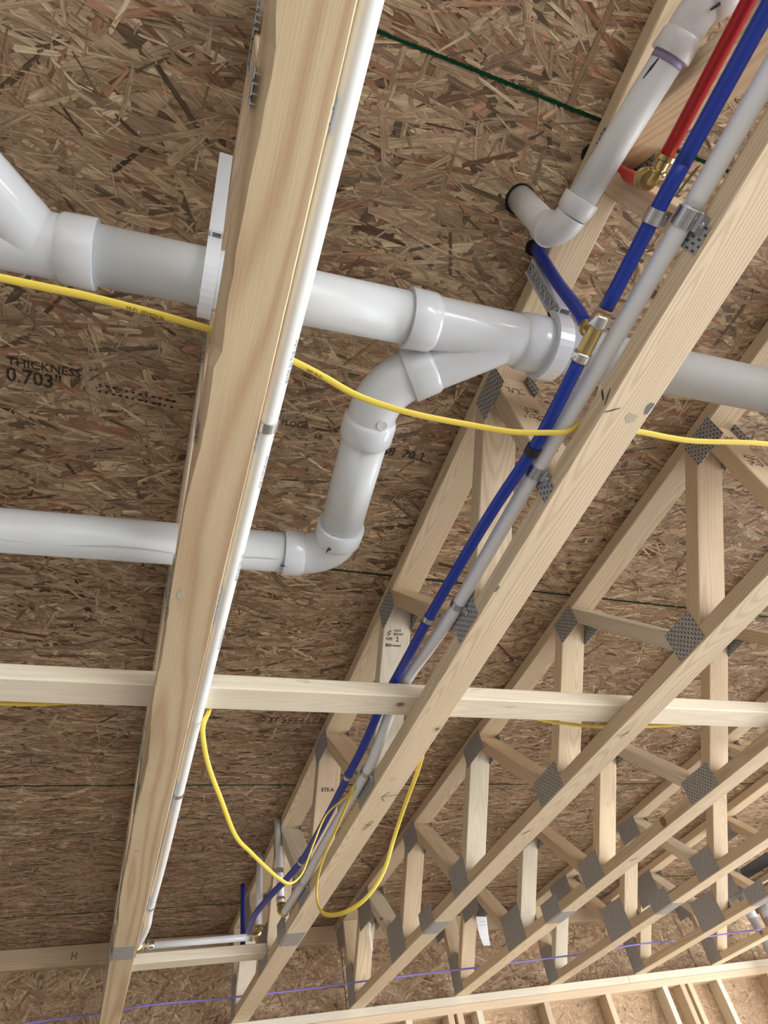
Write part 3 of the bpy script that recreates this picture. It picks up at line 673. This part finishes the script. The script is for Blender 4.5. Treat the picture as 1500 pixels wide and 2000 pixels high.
# ------------------------------------------------------------------ small vent line, upper right
R15 = .0242
vent = thing('vent_pipe', 'narrower white pipe with elbow turning up into the subfloor beside the blue pipe', 'pipe', (.55, .19, 1.05))
S0 = Vector((.551, .190, 1.236)); S1 = Vector((.551, .196, 1.075)); V0 = Vector((.562, .160, 1.050)); V1 = Vector((.597, -.080, 1.050)); VD = (V1 - V0).normalized()
obj('pipe', tube([S0 + Vector((0, 0, .02)), S1], R15, 32), PVC_DIRTY, vent)
m = M(); tube(arc(S1 + Vector((0, 0, .012)), Vector((0, 0, -1)), V0, VD, 12), R15 + .0026, 32, m)
hub(V0 + VD * .030, -VD, .026, R15, .0045, m); tube([S1 + Vector((0, 0, .0)), S1 + Vector((0, 0, .024))], R15 + .0040, 32, m)
sharp(obj('elbow_fitting', m, PVC_DIRTY, vent)); obj('pipe', tube([V0, V1], R15, 32), PVC_PIPE, vent)
WD = Vector((.60, -.80, 0)).normalized(); W0 = V1 + Vector((.014, -.062, 0)); W1 = W0 + WD * .05
m = M(); hub(V1 + VD * -.004, VD, .030, R15, .0048, m); tube(arc(V1 + VD * .02, VD, W0, WD, 8), R15 + .003, 32, m); hub(W0 + WD * .034, -WD, .034, R15, .0048, m)
sharp(obj('elbow_fitting', m, PVC_DIRTY, vent)); obj('pipe', tube([W0, W0 + WD * .05], R15, 32), PVC_DIRTY, vent)
obj('primer_ring', tube([V1 - VD * .004, V1 - VD * .014], R15 + .0004, 32), PRIMER, vent)
marks([(V1 - VD * .012 + Vector((-.021, 0, -.013)), V1 - VD * .040 + Vector((-.023, 0, -.008)))], (-.85, 0, -.5), .004, PENC, vent)
marks([(W0 + Vector((-.006, .006, -R15 - .005)), W0 + Vector((.010, -.012, -R15 - .005)))], (0, 0, -1), .005, PENC, vent)
# hole collar where the stub and the tubes go up through the board
def collar(name, lab, c, r):
    m = M(); n = 20; rings = []
    for rr, z in ((r, ZC - .0021), (r * 1.0, ZC - .0027), (r + .0012, ZC - .0026), (r + .002, ZC - .0019)):
        rings.append([(c[0] + math.cos(2 * math.pi * k / n) * rr * random.uniform(.96, 1.04), c[1] + math.sin(2 * math.pi * k / n) * rr * random.uniform(.96, 1.04), z) for k in range(n)])
    m.loft(rings, cap=True); o = obj(name, m, DARKHOLE, panel_at(c[0], c[1])); return o
collar('drilled_hole', '', (.5495, .1915), .0265); collar('drilled_hole', '', (.618, .264), .0150); collar('drilled_hole', '', (.644, .083), .0135)

# ------------------------------------------------------------------ water pipes
def ring_clamp_part(p, d, r, L, mat, parent, name='crimp_ring'):
    return obj(name, lathe(Vector(p) - Vector(d).normalized() * L / 2, d, [(0, r), (0, r + .002), (L * .2, r + .0028), (L * .8, r + .0028), (L, r + .002), (L, r)], 24), mat, parent)
# opaque white pipe beside the first truss
RW = .0143
wp = thing('water_pipe', 'opaque white water pipe along the right side of the overhead truss', 'pipe', (.125, .5, .83))
xw = TX[0] + HW + RW + .0008
path = [(xw, -1.7, .832), (xw, -.4, .832), (xw, .3, .831), (xw - .001, 1.0, .832), (xw, 1.6, .832), (xw + .002, 2.1, .834), (xw + .001, 2.48, .842), (xw + .006, 2.66, .852), (xw + .002, 2.84, .872), (xw - .004, 2.96, .888), (xw - .004, 3.03, .902)]
WHITE = smooth_path(path); obj('tubing', tube(WHITE, RW, 24), PEXW, wp)
# print along the opaque white pipe
a_ = math.radians(50)
nrm = Vector((math.sin(a_), 0, -math.cos(a_))); upv = Vector((-math.cos(a_), 0, -math.sin(a_)))
for s_, y_ in (('MADE IN THE USA', .445), ('SDR-9 F876/F1960', .64), ('MADE IN THE USA', .86), ('SDR-9 F876/F1960', 1.06)):
    c_ = Vector((xw, y_, .831)) + nrm * (RW + .0003) - upv * .003
    text(s_, c_, (0, -1, 0), upv, .0085, GREYINK, wp, 'pipe_print', bold=.0001)
# milky pipe beside the second truss
xm = TX[1] - HW - RW - .0012
mp = thing('water_pipe', 'milky translucent water pipe along the left side of the second truss', 'pipe', (.62, .5, .86))
path = [(xm, -1.6, .852), (xm, -.1, .853), (xm, .087, .854), (xm, .3, .858), (xm, .43, .862), (xm, .65, .867), (xm + .0005, .93, .871), (xm, 1.08, .883), (xm + .0005, 1.20, .899), (xm + .0005, 1.34, .9005), (xm, 1.48, .870), (xm, 1.6, .855), (xm, 2.05, .858), (xm, 2.35, .852), (xm, 2.66, .862)]
MILK = smooth_path(path); obj('tubing', tube(MILK, RW, 24), PEXM, mp)
# fittings: from the end of the milky pipe, elbow up to a riser through the floor
def elbow(parent, c, d0, d1, r, mat=BRASS):
    """c = corner; sockets leave along d0 and d1"""
    c = Vector(c); d0 = Vector(d0).normalized(); d1 = Vector(d1).normalized(); m = M()
    tube(arc(c + d0 * .018, -d0, c + d1 * .018, d1, 8), r * .82, 18, m)
    for d in (d0, d1): lathe(c + d * .012, d, [(0, r * .8), (.001, r + .003), (.004, r + .003), (.006, r * .9), (.016, r * .9), (.018, r + .004), (.024, r + .004), (.025, r)], 22, m)
    return sharp(obj('brass_elbow', m, mat, parent))
elbow(mp, (xm, 2.700, .870), (0, -1, 0), (0, .2, 1), RW)
obj('riser', tube([(xm + .001, 2.715, .895), (xm + .004, 2.735, 1.244)], RW, 20), PEXM, mp)
ring_clamp_part((xm + .001, 2.717, .925), (0, .05, 1), RW, .014, CHROME, mp); ring_clamp_part((xm, 2.655, .862), (0, 1, .05), RW, .012, BRASS, mp)
# cross pipe between the first and second truss
cp = thing('water_pipe', 'short milky cross pipe with brass elbows above the block near the far wall', 'pipe', (.36, 3.05, .9))
obj('tubing', tube([(xw + .016, 3.058, .905), (.585, 3.052, .905)], RW * .92, 22), PEXM, cp)
elbow(cp, (xw - .003, 3.058, .905), (0, -.6, -.1), (1, 0, 0), RW)
ring_clamp_part((xw + .050, 3.058, .905), (1, 0, 0), RW, .020, CHROME, cp)
elbow(cp, (.603, 3.050, .907), (-1, 0, 0), (0, 0, 1), RW)
obj('riser', tube([(.603, 3.052, .93), (.611, 3.062, 1.244)], RW, 20), PEXM, cp)
marks([((.32 + k * .012, 3.058 - .002, .905 - RW * .95), (.328 + k * .012, 3.058 - .004, .905 - RW * .95)) for k in (0, 1, 2, 4, 6, 7, 8, 9)], (0, 0, -1), .004, INK, cp, 'pipe_print')
# blue pipe
RBL = .0111; xb = .583
bp = thing('water_pipe', 'bright blue water pipe with a brass tee running along the second truss', 'pipe', (xb, .27, .86))
upper = [(xb + .003, -1.6, .868), (xb, -.13, .868), (xb, .024, .868), (xb, .10, .868), (xb, .236, .862)]
lower = [(xb - .001, .318, .856), (xb + .004, .40, .857), (xb + .008, .50, .862), (xb - .002, .665, .868), (xb - .004, .93, .880), (xb, 1.10, .887), (xb + .006, 1.20, .8975), (xb + .006, 1.34, .8975), (xb + .004, 1.50, .878), (xb, 1.65, .868), (xb + .004, 1.86, .868), (xb + .006, 2.18, .872), (xb - .012, 2.36, .874), (xb - .040, 2.54, .878), (xb - .058, 2.74, .884), (xb - .044, 2.94, .893), (xb - .030, 3.06, .925), (xb - .01, 3.10, 1.0), (xb + .004, 3.3, 1.05)]
BU = smooth_path(upper); BLo = smooth_path(lower[:16] + [(xb - .034, 3.00, .912)]); obj('tubing', tube(BU, RBL, 22), BLUE, bp); obj('tubing', tube(BLo, RBL, 22), BLUE, bp)
def at_y(P, y): return tuple(min(P, key=lambda q: abs(q.y - y)))
m = M(); td = Vector((0, 1, -.06)).normalized(); tc = Vector((xb, .243, .862))
lathe(tc, td, [(0, .0115), (.0, .0135), (.003, .0145), (.006, .0120), (.068, .0120), (.070, .0142), (.076, .0142), (.077, .0115)], 26, m)
tn = (Vector((.012, .0, .30))).normalized()
bc = Vector((xb, .277, .860)); lathe(bc + tn * .006, tn, [(0, .0105), (.012, .0105), (.014, .0135), (.022, .0135), (.023, .011)], 24, m)
sharp(obj('brass_tee', m, BRASS, bp))
ring_clamp_part(tc + td * .012, td, .0125, .020, CHROME, bp); ring_clamp_part(tc + td * .072, td, .0125, .016, CHROME, bp)
obj('branch_tubing', tube(smooth_path([bc + tn * .024, bc + Vector((.012, -.004, .10)), bc + Vector((.026, -.004, .22)), Vector((.622, .262, 1.243))]), RBL, 20), BLUE, bp)
ring_clamp_part(Vector((.6215, .262, 1.234)), (0, 0, 1), RBL, .012, BLACK, bp, 'rubber_grommet')
# second blue riser close to the far wall
b2 = thing('water_pipe', 'dark blue riser pipe against the second truss close to the far wall', 'pipe', (.58, 3.3, .9))
obj('tubing', tube(smooth_path([(.560, 3.20, .905), (.566, 3.23, .95), (.578, 3.30, 1.06), (.600, 3.43, 1.243)]), RBL, 20), BLUE, b2)
# red pipe
rp = thing('water_pipe', 'red water pipe with brass elbow turning up beside the narrower white pipe', 'pipe', (.585, .06, .92))
xr = .594; zr = .930
obj('tubing', tube([(xr, -1.6, zr), (xr, .035, zr)], .0098, 20), RED, rp)
elbow(rp, (xr, .068, zr), (0, -1, 0), (.15, .03, 1), .0105)
obj('riser', tube([(xr + .006, .069, zr + .026), (.6255, .078, 1.02), (.648, .083, 1.10), (.650, .083, 1.243)], .0098, 20), RED, rp)

# ------------------------------------------------------------------ galvanised clamps
def clamp(c, r, lab, grp, ear=(0, 0, -1), face=(1, 0, 0), mat=GALV, wd=.015, L=.03):
    """one-hole strap: band round a pipe running along y, ear lying against the wood plane"""
    C = thing('pipe_clamp', lab, 'clamp', c, grp); c = Vector(c); m = M(); n = 28
    e = Vector(ear); f = Vector(face); ri, ro = r + .0006, r + .0026; rings = []
    for k in range(n + 1):
        a = math.radians(-268 + 356 * k / n)
        d = f * math.cos(a) + e * math.sin(a)
        rings.append([tuple(c + d * ri + Vector((0, -wd / 2, 0))), tuple(c + d * ri + Vector((0, wd / 2, 0))), tuple(c + d * (ro + .0008) + Vector((0, wd * .25, 0))), tuple(c + d * (ro + .0008) + Vector((0, -wd * .25, 0))), ][:2] + [tuple(c + d * ro + Vector((0, wd / 2, 0))), tuple(c + d * ro + Vector((0, -wd / 2, 0)))])
    m.loft(rings, smooth=False); obj('band', m, mat, C)
    m = M(); p0 = c + f * (r + .0002); q0 = c + e * (r * .9) + f * (r * .55)
    pts = [q0, c + e * (r + .004) + f * (r - .001), c + e * (r + L) + f * (r - .0008)]
    rings = []
    for p in pts: rings.append([tuple(p + Vector((0, -wd / 2, 0))), tuple(p + Vector((0, wd / 2, 0))), tuple(p + Vector((0, wd / 2, 0)) - f * .0014), tuple(p + Vector((0, -wd / 2, 0)) - f * .0014)])
    m.loft(rings); obj('ear', m, mat, C)
    s = c + e * (r + L * .55) + f * (r - .0022)
    obj('screw_head', lathe(s, -f, [(0, .0048), (.001, .0045), (.0022, .003), (.0022, .0015), (.0012, .001)], 14), GALV, C)
    return C
cm = 'clamps on the milky pipe'; names = ['beside the brass elbow of the red pipe', 'just below the yellow cable crossing', 'at the web stamped with the number two', 'where the yellow cable hangs past', 'lowest on the sloping run, above the brass elbow']
for (y, z), nm in zip(((.087, .853), (.545, .866), (.915, .866), (1.596, .855), (2.345, .852)), names):
    clamp(at_y(MILK, y), RW, 'galvanised clamp on the milky pipe ' + nm, cm, L=.016, wd=.024 if y < .6 else .016)
cb = 'clamps on the blue pipe'
for y, z, nm, mt in ((.088, .868, 'galvanised clamp on the blue pipe beside the red pipe elbow', GALV), (.972, .8795, 'galvanised clamp on the blue pipe beside the stamped web', GALV),
                     (1.645, .868, 'small steel clamp on the blue pipe beside the hanging yellow cable', GALV), (2.22, .872, 'small steel clamp low on the blue pipe above the cable loop', GALV)):
    clamp(at_y(BU if y < .3 else BLo, y), RBL, nm, cb, ear=(1, 0, 0), face=(0, 0, 1), L=.020 if y < 1 else .016, wd=.020 if y < .5 else .014)
C = clamp(at_y(BLo, .505), RBL, 'black plastic clip on the blue pipe just under the yellow cable', 'clamps on the blue pipe', ear=(1, 0, 0), face=(0, 0, 1), mat=BLACK, wd=.016, L=.006)
ct = 'clamps on the opaque white pipe'
for y, z, nm in ((.527, .8315, 'broad galvanised clamp on the opaque white pipe below the yellow cable'), (1.67, .832, 'galvanised clamp midway on the opaque white pipe'), (2.45, .841, 'galvanised clamp on the opaque white pipe above its bend')):
    clamp(at_y(WHITE, y), RW, nm, ct, face=(-1, 0, 0), ear=(0, 0, 1), L=.016, wd=.016)
# clamp on the far riser
rc = thing('pipe_clamp', 'galvanised two-eared clamp on the milky riser nearest the blue bend', 'clamp', (xm, 2.72, 1.03), 'clamps on the milky pipe')
obj('band', lathe((xm + .002, 2.722, 1.02), (0, .05, 1), [(0, RW), (0, RW + .002), (.018, RW + .002), (.018, RW)], 20), GALV, rc)
m = M(); m.box(xm - .024, xm + .014, 2.706, 2.708, 1.02, 1.038); obj('ear', m, GALV, rc)

# ------------------------------------------------------------------ cables
zc = .8525
def cable(name, lab, pts, wd=.0112, th=.0052, up=(0, 0, 1), mat=YELLOW, cat='cable', parent=None):
    o = obj(name, ribbon(smooth_path(pts, .012), wd, th, up), mat); return tag(o, lab, cat)
y1 = cable('electric_cable', 'flat yellow cable crossing below the large white drain pipe and through the trusses',
      [(-.75, .40, .845), (-.232, .394, .848), (-.114, .394, .850), (.020, .403, zc), (.119, .418, zc), (.184, .434, .850), (.254, .456, .848), (.343, .466, .846), (.452, .466, .846), (.525, .459, .8385), (.583, .445, .834), (.612, .438, .8335), (.632, .433, .8455), (.648, .429, zc - .0005), (.72, .421, zc), (.763, .417, .8515), (.874, .412, .850), (1.036, .386, .850), (1.25, .38, zc), (1.34, .38, zc), (1.6, .36, .848), (1.9, .35, zc), (2.6, .33, zc), (3.6, .3, zc)])
for s_, p, q in (('10-31  2024/02/26', (-.085, .3955), (.0, .403)), ('NM 10-31', (.165, .430), (.24, .452))):
    p = Vector((*p, .8472)); q = Vector((*q, .8472)); text(s_, p + Vector((0, .002, 0)), q - p, Vector((0, -1, 0)), .0065, INK, y1, 'cable_print')
cable('electric_cable', 'flat yellow cable strand tucked along the far edge of the long pale cross board',
      [(-.75, 1.345, .878), (-.277, 1.358, .875), (-.085, 1.350, .880), (.3, 1.338, .880), (.589, 1.336, .8785), (.7, 1.336, .8785), (.989, 1.345, .880), (1.12, 1.365, .877), (1.278, 1.372, .872), (1.431, 1.368, .876), (1.624, 1.352, .882), (1.9, 1.335, .89), (2.6, 1.33, .89)], up=(0, 1, 0))
cable('electric_cable', 'yellow cable drooping from the overhead truss and looping below the second truss',
      [(.156, 1.330, .900), (.154, 1.325, .855), (.143, 1.326, .818), (.146, 1.345, .795), (.166, 1.39, .754), (.205, 1.46, .712), (.262, 1.60, .690), (.318, 1.70, .690), (.372, 1.79, .690), (.420, 1.855, .685), (.462, 1.893, .683), (.500, 1.898, .712),
       (.528, 1.86, .775), (.556, 1.80, .830), (.598, 1.712, .844), (.597, 1.66, .843), (.599, 1.70, .834), (.580, 1.775, .790), (.556, 1.86, .740), (.548, 1.92, .700), (.548, 1.94, .650), (.556, 1.90, .604), (.590, 1.83, .583), (.640, 1.78, .600), (.690, 1.76, .655), (.726, 1.74, .730), (.745, 1.66, .790), (.752, 1.56, .828), (.748, 1.49, .848), (.742, 1.43, .875), (.735, 1.38, .90)], up=(0, 1, 0))
cable('data_cable', 'thin purple cable sagging across above the bottom chords near the far wall',
      [(-.9, 3.80, .84), (-.257, 3.80, .865), (.013, 3.790, .870), (.25, 3.742, .870), (.50, 3.762, .870), (.774, 3.764, .870), (.978, 3.760, .870), (1.29, 3.728, .870), (1.45, 3.716, .870), (1.94, 3.690, .868), (2.12, 3.672, .868), (2.55, 3.634, .866), (2.86, 3.580, .870), (3.20, 3.582, .870), (3.42, 3.562, .870), (3.83, 3.512, .868), (4.6, 3.48, .870)], .0082, .0082, mat=PURPLE)

# ------------------------------------------------------------------ paper tags, far pipes
def tag_paper(lab, top, wx, wy, L, curl):
    m = M(); P = Vector(top); n = 8; fr, bk_ = [], []
    for k in range(n + 1):
        t = k / n; c = P + Vector((0, curl * math.sin(t * 2.2), -L * t)); hw = Vector((wx, wy, 0)) * (1 - .35 * t * t)
        fr.append(c - hw); bk_.append(c + hw)
    rings = [[tuple(a), tuple(b), tuple(b + Vector((0, .0006, 0))), tuple(a + Vector((0, .0006, 0)))] for a, b in zip(fr, bk_)]
    m.loft(rings); o = obj('paper_tag', m, PAPER); tag(o, lab, 'tag', 'delivery tags stapled to the trusses')
    segs = [((P.x - wx * .5, P.y - .002 + curl * .35, P.z - L * q), (P.x + wx * .5, P.y - .002 + curl * .35, P.z - L * q)) for q in (.18, .3)]
    marks(segs, (0, -1, 0), .0022, GREYINK, o, 'tag_print')
tag_paper('narrow white paper tag hanging on the truss right of the blue-piped one', (1.272, 3.55, 1.075), .012, .020, .12, .014)
tag_paper('broad white paper tag, creased and pointed, on the truss second right of the blue-piped one', (1.885, 3.49, 1.045), .036, .010, .13, .02)
tag_paper('small white paper tag high at the far right near the grey pipes', (3.65, 3.60, 1.06), .020, .02, .12, .02)
for x, lab in ((4.13, 'grey drain pipe standing behind the right-hand trusses by the far wall'), (4.27, 'second grey drain pipe, rightmost, half hidden behind the truss end')):
    t = thing('drain_pipe', lab, 'pipe', (x, 3.9, ZFLOOR), 'grey pipes by the far wall')
    obj('pipe', tube([(x, 3.86, ZFLOOR + .002), (x, 3.86, 1.243)], .030, 24), PVC_OLD, t)
    obj('coupling', lathe((x, 3.86, 1.02), (0, 0, 1), [(0, .030), (0, .035), (.07, .035), (.07, .030)], 24), PVC_OLD, t)
m = M(); m.box(3.98, 4.20, 3.35, 3.86, ZC - .004, ZC - .0022); obj('floor_cutout', m, DARKHOLE, panel_at(4.1, 3.6))

bake_texts()
